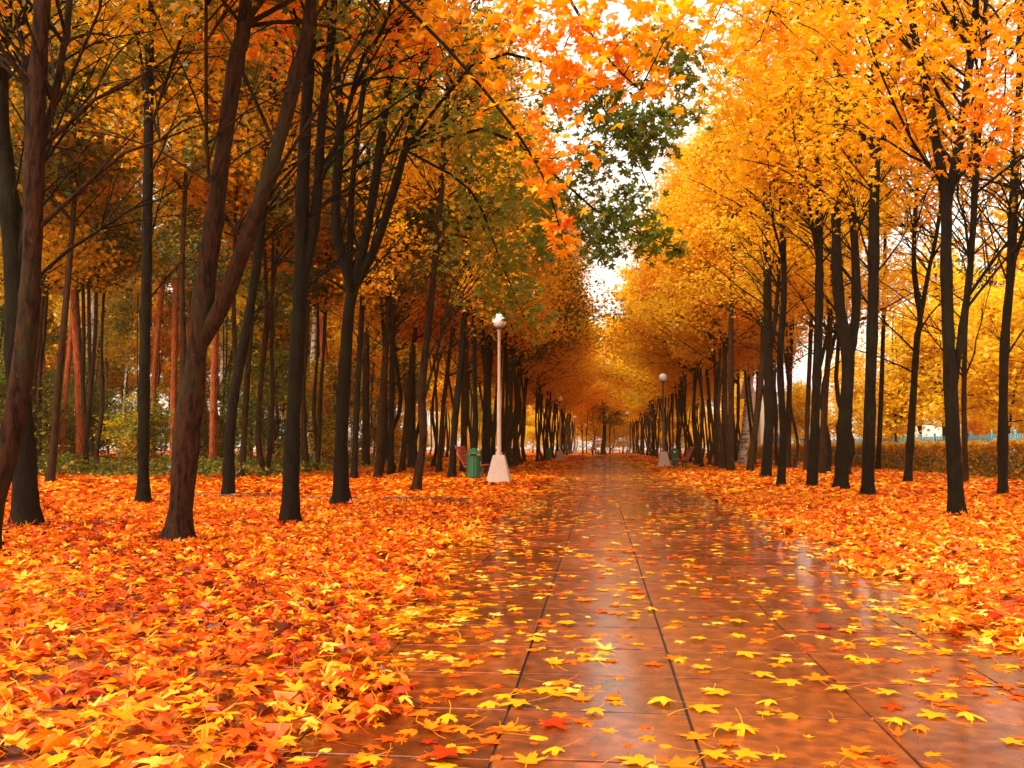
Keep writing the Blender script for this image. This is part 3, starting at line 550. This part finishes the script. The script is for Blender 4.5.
s = MB(); s.box(((PX0 + PX1) / 2, 70, .0075), (PW * NS + .02, 150, .015)); 
tag(s.build('path_bed', plain('joint_grit', (.015, .006, .003), 1.0), smooth=False), kind='structure')
s = MB(); SL = .56
for c in range(NS):
    off = rng.uniform(-.02, .02); gap = .004 if c != 2 else .006
    for r in range(int(146 / SL)):
        y = -2 + r * SL + off; x = PX0 + c * PW
        d = np.array([PW - gap * 2, SL - .014, .03]); ax = rotm((0, 1, 0), rng.uniform(-.005, .005)) @ rotm((1, 0, 0), rng.uniform(-.005, .005))
        s.box((x + PW / 2, y + SL / 2, .008 + float(np.clip(rng.normal(0, .001), -.0018, .0018))), d, ax, .002, rng.random())
tag(s.build('path', paving_mat(), smooth=False), kind='structure')
# low kerb strip crossing the left verge
s = MB(); rsb = np.random.default_rng(4)
A, B = gp(150, 498), gp(470, 503); m = 12
for i in range(m):
    p = A + (B - A) * ((i + .5) / m); q = (B - A) / m; L_ = float(np.linalg.norm(q)); an = math.atan2(q[1], q[0])
    s.box((p[0], p[1] + rsb.normal(0, .02), .045 + rsb.normal(0, .012)), (L_ - .012, .11, .09), rotm((0, 0, 1), an), .01, rsb.random())
tag(s.build('verge_kerb', plain('kerb_concrete', (.07, .035, .02), .9), smooth=False), kind='structure')

# ------------------------------------------------------------------ fallen leaves
def litter():
    mb = MB(); rs = np.random.default_rng(3)
    def wedge(d0, d1, dens):
        a0 = 620 / F; area = a0 * (d1**2 - d0**2); k = int(area * dens)
        d = np.sqrt(rs.uniform(d0**2, d1**2, k)); u = rs.uniform(-a0, a0, k) * d
        return FWD[None] * d[:, None] + RGT[None] * u[:, None]
    def patchy(P, s): return np.sin(P[:, 0] * 1.7 * s + 1) * np.cos(P[:, 1] * 1.3 * s + 2) + .6 * np.sin(P[:, 0] * 4.1 * s + P[:, 1] * 3.3 * s) + .4 * np.sin(P[:, 1] * 7.9 * s - P[:, 0] * 5.2 * s)
    def keep(P, far):
        x, y = P[:, 0], P[:, 1]
        edge = .18 * np.sin(y * 2.1) + .12 * np.sin(y * 5.3 + 1)
        EL = -1.0 - .62 * np.clip((y - 3.5) / 6, 0, 1); ER = 2.0 + .42 * np.clip((y - 4) / 8, 0, 1)
        l = x < EL + .05 + edge * .8; r = x > ER + edge
        dl = np.clip((x - EL) / .9, 0, 5); dr = np.clip((ER - x) / .75, 0, 5)
        pr = .075 + .7 * np.exp(-dl * 2.4) + .32 * np.exp(-dr * 2.2)
        pr = pr * (1 + .5 * patchy(P, 1.0)) * np.clip(.85 + (y - 4) * .028, .8, 3.2)
        on = (~l) & (~r)
        return (~on) | (rs.random(len(P)) < pr), on
    def tones(P):
        z = .46 + .11 * patchy(P, .55) + rs.normal(0, .24, len(P)); hi = rs.random(len(P)) < .16; z[hi] = rs.uniform(.8, 1, hi.sum())
        z = z + np.where(P[:, 0] > 2, .07, -.02) ; return np.clip(z, 0, 1)
    for d0, d1, dens, sz, lv, tl in ((2.1, 7.5, 340, .136, 2, .42), (7.5, 19, 250, .145, 1, .55), (19, 42, 95, .20, 0, .5), (42, 150, 14, .42, 0, .3)):
        P = wedge(d0, d1, dens); k, on = keep(P, d0 > 19); P = P[k]; on = on[k]; n = len(P)
        t = tones(P); t = np.where(on, np.clip(t + .11, 0, 1), t)
        paved = (P[:, 0] > PX0) & (P[:, 0] < PX1); z = np.where(on, .024 + rs.uniform(0, .006, n), np.where(paved, .026, .012) + rs.uniform(0, .055, n)); P[:, 2] = z + (.01 if lv < 2 else 0)
        s_ = np.clip(rs.normal(.92, .22, n), .35, 1.35) * sz
        if lv == 0: P[:, 2] += .02
        add_leaves(mb, P[on], s_[on] * .93, t[on], lv, (0, .08), .35, rs=rs)
        o2 = ~on; ov = rs.random(int(o2.sum())) < (.22 if lv else 0); Q2, s2, t2 = P[o2], s_[o2], t[o2]; add_leaves(mb, Q2[~ov], s2[~ov], t2[~ov], lv, (0, tl), 1.25, rs=rs)
        if ov.any(): add_leaves(mb, Q2[ov], s2[ov] * .62, np.clip(t2[ov] - .12, 0, 1), 3, (0, tl * 1.3), 1.6, rs=rs)
    for (tx, ty, tr) in TR:      # drifts gathered round the trunks
        k = 150; a = rs.uniform(0, 6.28, k); q = tr * 1.35 + np.abs(rs.normal(0, .22, k)); P = np.c_[tx + q * np.cos(a), ty + q * np.sin(a), .03 + .10 * np.exp(-((q - tr) / .18)) * rs.random(k)]
        add_leaves(mb, P, rs.uniform(.6, 1.1, k) * .15, np.clip(tones(P) - .1, 0, 1), 1, (.1, 1.0), 1.2, rs=rs)
    return mb
tag(litter().build('fallen_leaves', M['lf_floor'], smooth=False), kind='stuff')
# prominent single leaves lying on the paving (pixel position, width px, tone)
spots = [(490,703,46,'y'),(543,690,42,'y'),(520,705,40,'y'),(400,684,40,'y'),(552,724,44,'r'),(450,752,48,'y'),(447,757,60,'r'),(372,762,34,'y'),(640,762,50,'y'),(556,750,34,'y'),(536,640,28,'y'),(568,625,30,'y'),(585,600,26,'o'),(540,578,26,'y'),(680,583,28,'y'),
  (664,702,60,'y'),(700,707,56,'y'),(720,694,38,'y'),(742,728,44,'y'),(722,730,36,'y'),(792,715,40,'o'),(770,702,30,'y'),(744,654,36,'y'),(735,623,26,'y'),(780,612,24,'y'),(786,660,30,'y'),(842,690,32,'y'),(818,682,40,'o'),(790,681,36,'y'),(760,675,34,'y'),(850,658,26,'y'),(868,641,26,'y'),(846,630,24,'y'),(824,628,30,'r'),(810,612,24,'r'),(700,670,30,'y'),(678,660,22,'y'),(712,755,40,'y'),(744,757,44,'y'),(896,723,40,'y'),(935,715,40,'y'),(920,728,36,'o'),(966,716,36,'y'),(890,695,30,'y'),(880,588,20,'y'),(905,630,22,'o'),(596,712,30,'y'),(474,695,32,'y'),(448,716,40,'y'),(430,730,34,'o'),(700,640,24,'y'),(650,610,22,'y'),(455,668,26,'o'),(500,655,24,'y'),(516,610,22,'y'),(604,655,24,'y'),(1010,742,34,'y'),(858,752,34,'o'),(690,560,20,'y'),(790,565,20,'y')]
LT = dict(y=.89, r=.18, o=.66); cn = dict(y='yellow', r='red', o='orange')
protos = {}
for i, (px, py, w, c) in enumerate(spots):
    p = gp(px, py, .03); key = (c, i % 3)
    if key not in protos:
        q = MB(); rs_ = np.random.default_rng(i + 50); add_leaves(q, np.zeros((1, 3)), 1.0, np.clip(LT[c] + rs_.normal(0, .05), 0, 1), 2, (0, .06), .55, rs=rs_); protos[key] = q.mesh('maple_leaf', False)
    o = link('maple_leaf', protos[key], M['lf_floor']); sz = np.clip(w * depth(p) / F / .95, .09, .19)
    o.location = (p[0], p[1], .034 + .004 * (i % 4)); o.scale = (sz, sz, sz); o.rotation_euler = (0, 0, random.uniform(0, 6.28))
    tag(o, '%s maple leaf lying flat on the wet paving' % cn[c], 'leaf', '%s leaves lying singly on the wet paving' % cn[c])

# ------------------------------------------------------------------ undergrowth, hedge
def cover(region, n, hgt, sz, name, mat, seed):
    mb = MB(); rs = np.random.default_rng(seed); P = region(rs, n); h = hgt(rs, P)
    P[:, 2] = rs.random(len(P))**.7 * h
    add_leaves(mb, P, rs.uniform(.7, 1.2, len(P)) * sz, np.clip(rs.normal(.5, .25, len(P)), 0, 1), 0, (.2, 1.5), rs=rs); return mb.build(name, mat, smooth=False)
def reg(rs, n):
    y = rs.uniform(28, 64, n); x = -11 - rs.random(n) * (3 + y * .62); return np.c_[x, y, np.zeros(n)]
def hg(rs, P):
    return .15 + .42 * np.clip(.5 + np.sin(P[:, 0] * 1.1) * np.cos(P[:, 1] * .7 + 1) + .4 * np.sin(P[:, 0] * 2.9 + P[:, 1]), 0, 1.6)
tag(cover(reg, 42000, hg, .14, 'undergrowth', M['lf_under'], 8), kind='stuff')
he = empty('hedge', (13.4, 30, 0)); tag(he, 'long clipped brownish yellow hedge behind the right hand trees', 'hedge')
mb, st = MB(), MB(); rs = np.random.default_rng(9); k = 46000
yy = 20 + rs.random(k)**1.5 * 85; top = 1.18 + .06 * np.sin(yy * 1.3) + .05 * np.sin(yy * 3.7)
xx = rs.uniform(-.55, .55, k); face = rs.random(k) < .55; xx = np.where(face, -.55 + np.abs(rs.normal(0, .08, k)), xx)
zz = np.where(face, rs.random(k)**.8 * top, top - np.abs(rs.normal(0, .05, k))); zz += rs.normal(0, .03, k)
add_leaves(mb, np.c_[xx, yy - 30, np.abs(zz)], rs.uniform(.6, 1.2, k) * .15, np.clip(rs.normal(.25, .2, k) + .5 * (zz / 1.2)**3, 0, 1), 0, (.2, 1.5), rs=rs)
for i in range(900):
    y = 20 + rs.random()**1.5 * 85 - 30; x = rs.uniform(-.4, .4); st.tube([[x, y, 0], [x + rs.normal(0, .1), y + rs.normal(0, .12), .6], [x + rs.normal(0, .2), y + rs.normal(0, .25), 1.12]], [.012, .009, .004], 3, False)
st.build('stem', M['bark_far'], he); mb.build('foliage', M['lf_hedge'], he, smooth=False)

# ------------------------------------------------------------------ fence behind the hedge
turq = plain('turquoise_paint', (.10, .42, .52), .5)
fe = empty('picket_fence', (19, 36, 0)); tag(fe, 'turquoise picket fence showing above the hedge on the right', 'fence')
for i in range(22):
    y = i * 2.5; q = MB(); q.box((0, y, .9), (.1, .1, 1.8), bev=.01); q.lathe((0, y, 1.8), [(.07, 0), (.05, .05), (0.001, .1)], 8); q.build('post', turq, fe, False)
    q = MB()
    for z in (.45, 1.45): q.box((0, y + 1.25, z), (.03, 2.38, .07))
    for j in range(9): q.box((-.032, y + .25 + j * .25, .92), (.03, .13, 1.5 + .04 * (j % 2)), bev=.006)
    q.build('fence_panel', turq, fe, False)

# ------------------------------------------------------------------ pale building
bl = empty('building', (20, 88, 0)); tag(bl, 'pale building with a lilac pitched roof behind the right hand trees', 'building')
cream, lil, glass, white = plain('cream_render', (.72, .62, .5), .8), plain('lilac_roof_sheet', (.55, .45, .56), .5), plain('dark_glazing', (.08, .09, .11), .12), plain('white_frame', (.8, .78, .75), .5)
q = MB(); q.box((0, 0, 3), (11, 9, 6)); q.add([[-5.5, -4.5, 6], [5.5, -4.5, 6], [5.5, 4.5, 6], [-5.5, 4.5, 6], [-5.5, 0, 8.5], [5.5, 0, 8.5]], [[0, 3, 4, 4], [1, 5, 2, 2]]) if False else None
q.add([[5.5, -4.5, 6.0], [5.5, 4.5, 6.0], [5.5, 0, 8.45]], [[0, 1, 2]]); q.add([[-5.5, -4.5, 6.0], [-5.5, 4.5, 6.0], [-5.5, 0, 8.45]], [[0, 2, 1]])
q.build('wall', cream, bl, False)
q = MB(); sl = math.atan2(2.5, 4.5)
for sg in (-1, 1): q.box((0, sg * 2.4, 7.33), (11.9, 5.5, .14), rotm((1, 0, 0), -sg * sl), tone=.5)
rf = q.build('roof', lil, bl, False)
q = MB(); q.box((-3, 1, 8.9), (.7, .7, 1.6), bev=.02); q.box((-3, 1, 9.75), (.85, .85, .12), bev=.02); q.build('chimney', cream, rf, False)
for fz in (1.7, 4.3):
    for k in range(5):
        wx = -4.2 + k * 2.1; q = MB()
        for a, b, c, d in ((0, .72, 1.2, .08), (0, -.72, 1.2, .08), (-.56, 0, .08, 1.36), (.56, 0, .08, 1.36), (0, 0, .05, 1.36)): q.box((wx + a, -4.53, fz + b), (c, .08, d))
        w_ = q.build('window', white, bl, False); q = MB(); q.box((wx, -4.505, fz), (1.04, .03, 1.36)); q.build('pane', glass, w_, False)

# ------------------------------------------------------------------ lamps, bins, benches
conc = plain('lamp_base_concrete', (.46, .31, .24), .85, bump=.4, scale=22); pole_m = plain('pole_paint', (.42, .24, .15), .5)
def globe_mat():
    m, nt, out = new_mat('opal_globe'); p = N(nt, 'ShaderNodeBsdfPrincipled', Roughness=.18); p.inputs['Base Color'].default_value = (.86, .82, .78, 1)
    p.inputs['Subsurface Weight'].default_value = .2; nt.links.new(p.outputs[0], out.inputs[0]); return m
opal = globe_mat(); dark_m = plain('dark_iron', (.03, .025, .022), .5)
def lamp(x, y, label, pm=None):
    t = empty('street_lamp', (x, y, 0)); tag(t, label, 'lamp post', 'white globe lamp posts along the path')
    q = MB(); V = []
    for z, hw in ((-.03, .345), (.03, .345), (.80, .165), (.84, .145)): V += [[-hw, -hw, z], [hw, -hw, z], [hw, hw, z], [-hw, hw, z]]
    q.add(V, [[r * 4 + j, r * 4 + (j + 1) % 4, r * 4 + 4 + (j + 1) % 4, r * 4 + 4 + j] for r in range(3) for j in range(4)] + [[12, 13, 14, 15]])
    q.build('base', conc, t, False)
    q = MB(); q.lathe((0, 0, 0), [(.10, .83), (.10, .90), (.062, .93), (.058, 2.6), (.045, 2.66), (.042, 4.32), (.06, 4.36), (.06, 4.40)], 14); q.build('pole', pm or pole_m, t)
    q = MB(); q.lathe((0, 0, 0), [(.06, 4.40), (.12, 4.42), (.13, 4.46), (.09, 4.48)], 18); q.build('collar', dark_m, t)
    q = MB(); q.lathe((0, 0, 4.66), [(.001 + .215 * math.sin(a), -.215 * math.cos(a)) for a in np.linspace(.35, math.pi, 14)], 22); q.build('globe', opal, t); return t
lg = gp(499, 485)
lamp(lg[0], lg[1], 'tall near lamp post with a tapered concrete base beside the green bin')
lamp(-2.95, 67, 'second lamp post on the left of the path, far past the bench')
lamp(-2.95, 108, 'most distant lamp post on the left, almost hidden by trunks')
rg_ = gp(664, 468); lamp(rg_[0], rg_[1], 'right hand lamp post with a pale base and a pole toned dark as if backlit, beside the right bench', plain('backlit_pole_tone', (.06, .035, .02), .6))  # same pole in a darker colour, its backlit shade painted in
lamp(2.95, 97, 'far lamp post on the right of the path near the vanishing point')
green = plain('green_bin_paint', (.004, .07, .018), .5); redp = plain('red_bench_paint', (.30, .02, .008), .5, var=.3)
def bin_(x, y, label):
    t = empty('litter_bin', (x, y, 0)); t.scale = (.88, .88, .95); tag(t, label, 'litter bin', 'green litter bins')
    q = MB(); k = 24; prof = []
    a = np.arange(k) * 2 * math.pi / k; rr = np.where(np.arange(k) % 2 == 0, .20, .182)
    V = [[r * math.cos(b) * s_, r * math.sin(b) * s_, z] for z, s_ in ((.16, .9), (.2, 1), (.80, 1.02), (.82, 1.08), (.85, 1.08)) for r, b in zip(rr, a)]
    V += [[r * .9 * math.cos(b), r * .9 * math.sin(b), z] for z in (.85, .3) for r, b in zip(rr, a)]
    q.add(V, [[i * k + j, i * k + (j + 1) % k, (i + 1) * k + (j + 1) % k, (i + 1) * k + j] for i in range(6) for j in range(k)])
    q.add([[.18 * math.cos(b), .18 * math.sin(b), .18] for b in a], [list(range(k))]); q.build('bucket', green, t, False)
    q = MB()
    q.tube([[-.24, 0, -.02], [-.24, 0, .8], [-.22, 0, .92], [-.1, 0, 1.02], [0, 0, 1.08], [.1, 0, 1.02], [.22, 0, .92], [.24, 0, .8], [.24, 0, -.02]], .02, 7); q.box((0, 0, .1), (.48, .03, .03)); q.build('stand', green, t)
    q = MB(); q.lathe((0, 0, .9), [(.22, 0), (.14, .07), (.04, .13), (.001, .15)], 16); q.build('lid', green, t); return t
bg = gp(474, 483); bin_(bg[0], bg[1], 'green ribbed litter bin standing between the left bench and the near lamp')
bin_(-3.75, 66, 'distant green litter bin beside the second left lamp post'); rb = gp(676, 469); bin_(rb[0] + .1, rb[1] + 1.8, 'green litter bin behind the right hand bench')
def bench(x, y, rz, label):
    t = empty('park_bench', (x, y, 0), rz); tag(t, label, 'bench', 'red slatted benches')    # faces +x, long axis y
    q = MB()
    for k in range(5): q.box((-.02 + k * .115, 0, .46 + .006 * k), (.10, 1.9, .045), bev=.008)
    q.build('seat', redp, t, False)
    q = MB(); an = rotm((0, 1, 0), -.42)
    for k in range(5): q.box((-.12 - k * .055, 0, .56 + k * .118), (.035, 1.9, .105), an, .008)
    q.build('backrest', redp, t, False)
    for sy in (-.78, .78):
        q = MB(); q.box((.42, sy, .22), (.07, .08, .46), rotm((0, 1, 0), .12), .008); q.box((.02, sy, .22), (.07, .08, .48), rotm((0, 1, 0), -.1), .008); q.box((.21, sy, .41), (.5, .07, .06), bev=.008)
        q.box((-.235, sy, .76), (.05, .07, .78), an, .008); q.build('leg', dark_m, t, False)
    return t
b1 = gp(463, 481); bench(b1[0] + .15, b1[1] + .7, 0, 'red slatted bench half hidden behind the green bin on the left')
b2 = gp(687, 470); bench(b2[0] - .05, b2[1] + .6, math.pi, 'red slatted bench facing the path on the right')

# ------------------------------------------------------------------ person with a pushchair
pt = empty('person', (-.75, 92, 0), .5); tag(pt, 'tiny figure in a dusty pink coat leaning over a pushchair at the path end', 'person')
def skin(name, joints, edges, mat, parent, sub=2):
    me = bpy.data.meshes.new(name); me.from_pydata([j[:3] for j in joints], edges, []); o = bpy.data.objects.new(name, me); col.objects.link(o); o.parent = parent
    sm = o.modifiers.new('skin', 'SKIN'); 
    for i, j in enumerate(joints): me.skin_vertices[0].data[i].radius = (j[3], j[3])if len(j) < 5 else (j[3], j[4])
    me.skin_vertices[0].data[0].use_root = True
    sb = o.modifiers.new('sub', 'SUBSURF'); sb.levels = sb.render_levels = sub; me.materials.append(mat); return o
skinm, coat, hairm, jean = plain('skin', (.5, .28, .2), .6), plain('pink_coat', (.38, .17, .13), .8), plain('dark_hair', (.05, .025, .012), .6), plain('dark_trousers', (.05, .05, .07), .8)
S = .78
def jj(l): return [tuple(v * S for v in a) for a in l]
J = [(0, 0, .92, .13, .10), (.03, 0, 1.10, .12, .09), (.10, 0, 1.32, .15, .10), (.16, 0, 1.45, .06, .05), (.19, 0, 1.54, .065), (.21, 0, 1.64, .09), (.20, 0, 1.70, .07),
     (.10, .17, 1.38, .055), (.24, .20, 1.14, .045), (.46, .16, 1.02, .035), (.54, .15, 1.00, .035), (.10, -.17, 1.38, .055), (.24, -.20, 1.14, .045), (.46, -.16, 1.02, .035), (.54, -.15, 1.00, .035),
     (0, .09, .85, .09), (.06, .10, .48, .065), (-.02, .10, .09, .045), (.11, .11, .04, .04), (0, -.09, .85, .09), (-.03, -.10, .48, .065), (-.16, -.10, .10, .045), (-.03, -.11, .04, .04)]
E = [(0, 1), (1, 2), (2, 3), (3, 4), (4, 5), (5, 6), (2, 7), (7, 8), (8, 9), (9, 10), (2, 11), (11, 12), (12, 13), (13, 14), (0, 15), (15, 16), (16, 17), (17, 18), (0, 19), (19, 20), (20, 21), (21, 22)]
skin('body', jj(J), E, skinm, pt)
C_ = [(-.01, 0, .80, .17, .14), (.0, 0, .95, .155, .12), (.03, 0, 1.12, .14, .11), (.10, 0, 1.34, .17, .12), (.13, 0, 1.42, .08), (.10, .18, 1.38, .07), (.24, .205, 1.14, .06), (.44, .16, 1.03, .048), (.10, -.18, 1.38, .07), (.24, -.205, 1.14, .06), (.44, -.16, 1.03, .048)]
skin('coat', jj(C_), [(0, 1), (1, 2), (2, 3), (3, 4), (3, 5), (5, 6), (6, 7), (3, 8), (8, 9), (9, 10)], coat, pt)
skin('trousers', jj([(0, 0, .86, .13, .11), (0, .09, .80, .10), (.06, .10, .48, .08), (-.02, .10, .13, .06), (0, -.09, .80, .10), (-.03, -.10, .48, .08), (-.15, -.10, .14, .06)]), [(0, 1), (1, 2), (2, 3), (0, 4), (4, 5), (5, 6)], jean, pt)
skin('hair', jj([(.17, 0, 1.72, .085), (.13, 0, 1.64, .085), (.10, 0, 1.52, .07)]), [(0, 1), (1, 2)], hairm, pt)
ps = empty('pushchair', (-.75 + .62 * math.cos(.5), 92 + .62 * math.sin(.5), 0), .5); tag(ps, 'small dark pushchair with a pale hood in front of the tiny figure', 'pushchair')
q = MB()
for sy in (-.17, .17): q.tube([[-.17, sy, .80], [.05, sy, .5], [.28, sy, .12]], .014, 6); q.tube([[.05, sy, .5], [-.12, sy, .12]], .014, 6)
q.tube([[-.17, -.17, .80], [-.17, .17, .80]], .016, 6); q.build('frame', dark_m, ps)
q = MB(); q.box((.14, 0, .36), (.32, .3, .06), bev=.02); q.box((.0, 0, .52), (.06, .3, .34), rotm((0, 1, 0), -.3), .02); q.build('seat', jean, ps, False)
q = MB(); q.lathe((.08, 0, .6), [(.19 * math.cos(a), .19 * math.sin(a)) for a in np.linspace(0, 1.5, 6)], 14); q.build('hood', white, ps)
for sx in (-.12, .28):
    for sy in (-.19, .19): q = MB(); q.tube([[sx, sy - .015, .085], [sx, sy + .015, .085]], .085, 16); q.build('wheel', dark_m, ps)

# ------------------------------------------------------------------ haze
hz = MB(); hz.box((0, 200, 11.75), (600, 560, 25.5))
hm, nt, out = new_mat('haze_air'); pv = N(nt, 'ShaderNodeVolumePrincipled', Density=.0004, Anisotropy=.2); pv.inputs['Color'].default_value = (1, .70, .28, 1); nt.links.new(pv.outputs[0], out.inputs['Volume'])
tag(hz.build('haze', hm, smooth=False), kind='stuff')

# ------------------------------------------------------------------ light
SE, SA = R(42), R(218)      # elevation; azimuth from +Y towards +X
w = bpy.data.worlds.new('World'); scene.world = w; w.use_nodes = True; nt = w.node_tree; nt.nodes.clear()
o = nt.nodes.new('ShaderNodeOutputWorld'); bgk = nt.nodes.new('ShaderNodeBackground'); sk = nt.nodes.new('ShaderNodeTexSky'); sk.sky_type = 'NISHITA'; sk.sun_disc = False
sk.sun_elevation = SE; sk.sun_rotation = SA; sk.dust_density = 9; sk.ozone_density = .5
hs = nt.nodes.new('ShaderNodeHueSaturation'); hs.inputs['Saturation'].default_value = .18
cl = nt.nodes.new('ShaderNodeMix'); cl.data_type = 'RGBA'; cl.inputs[0].default_value = .6; cl.inputs[7].default_value = (5.2, 5.1, 4.9, 1)   # thin overcast layer
nt.links.new(sk.outputs[0], hs.inputs['Color']); mt = nt.nodes.new('ShaderNodeMix'); mt.data_type = 'RGBA'; mt.blend_type = 'MULTIPLY'; mt.inputs[0].default_value = 1; mt.inputs[7].default_value = (1, .95, .84, 1); nt.links.new(hs.outputs[0], cl.inputs[6]); nt.links.new(cl.outputs[2], mt.inputs[6]); nt.links.new(mt.outputs[2], bgk.inputs[0]); bgk.inputs[1].default_value = .15; nt.links.new(bgk.outputs[0], o.inputs[0])
sd = bpy.data.lights.new('sun', 'SUN'); sd.energy = 1.5; sd.angle = R(10); sd.color = (1, .9, .76); so = bpy.data.objects.new('sun', sd); col.objects.link(so)
dv = Vector((math.sin(SA) * math.cos(SE), math.cos(SA) * math.cos(SE), math.sin(SE))); so.rotation_euler = dv.to_track_quat('Z', 'Y').to_euler(); so.location = (0, 0, 30)
scene.view_settings.view_transform = 'Standard'; scene.view_settings.look = 'None'; scene.view_settings.exposure = 1.38; scene.view_settings.gamma = 1
cy = scene.cycles; cy.max_bounces = 9; cy.diffuse_bounces = 6; cy.transmission_bounces = 6; cy.glossy_bounces = 3; cy.volume_bounces = 1; cy.transparent_max_bounces = 8
cy.use_denoising = True; cy.volume_step_rate = 4
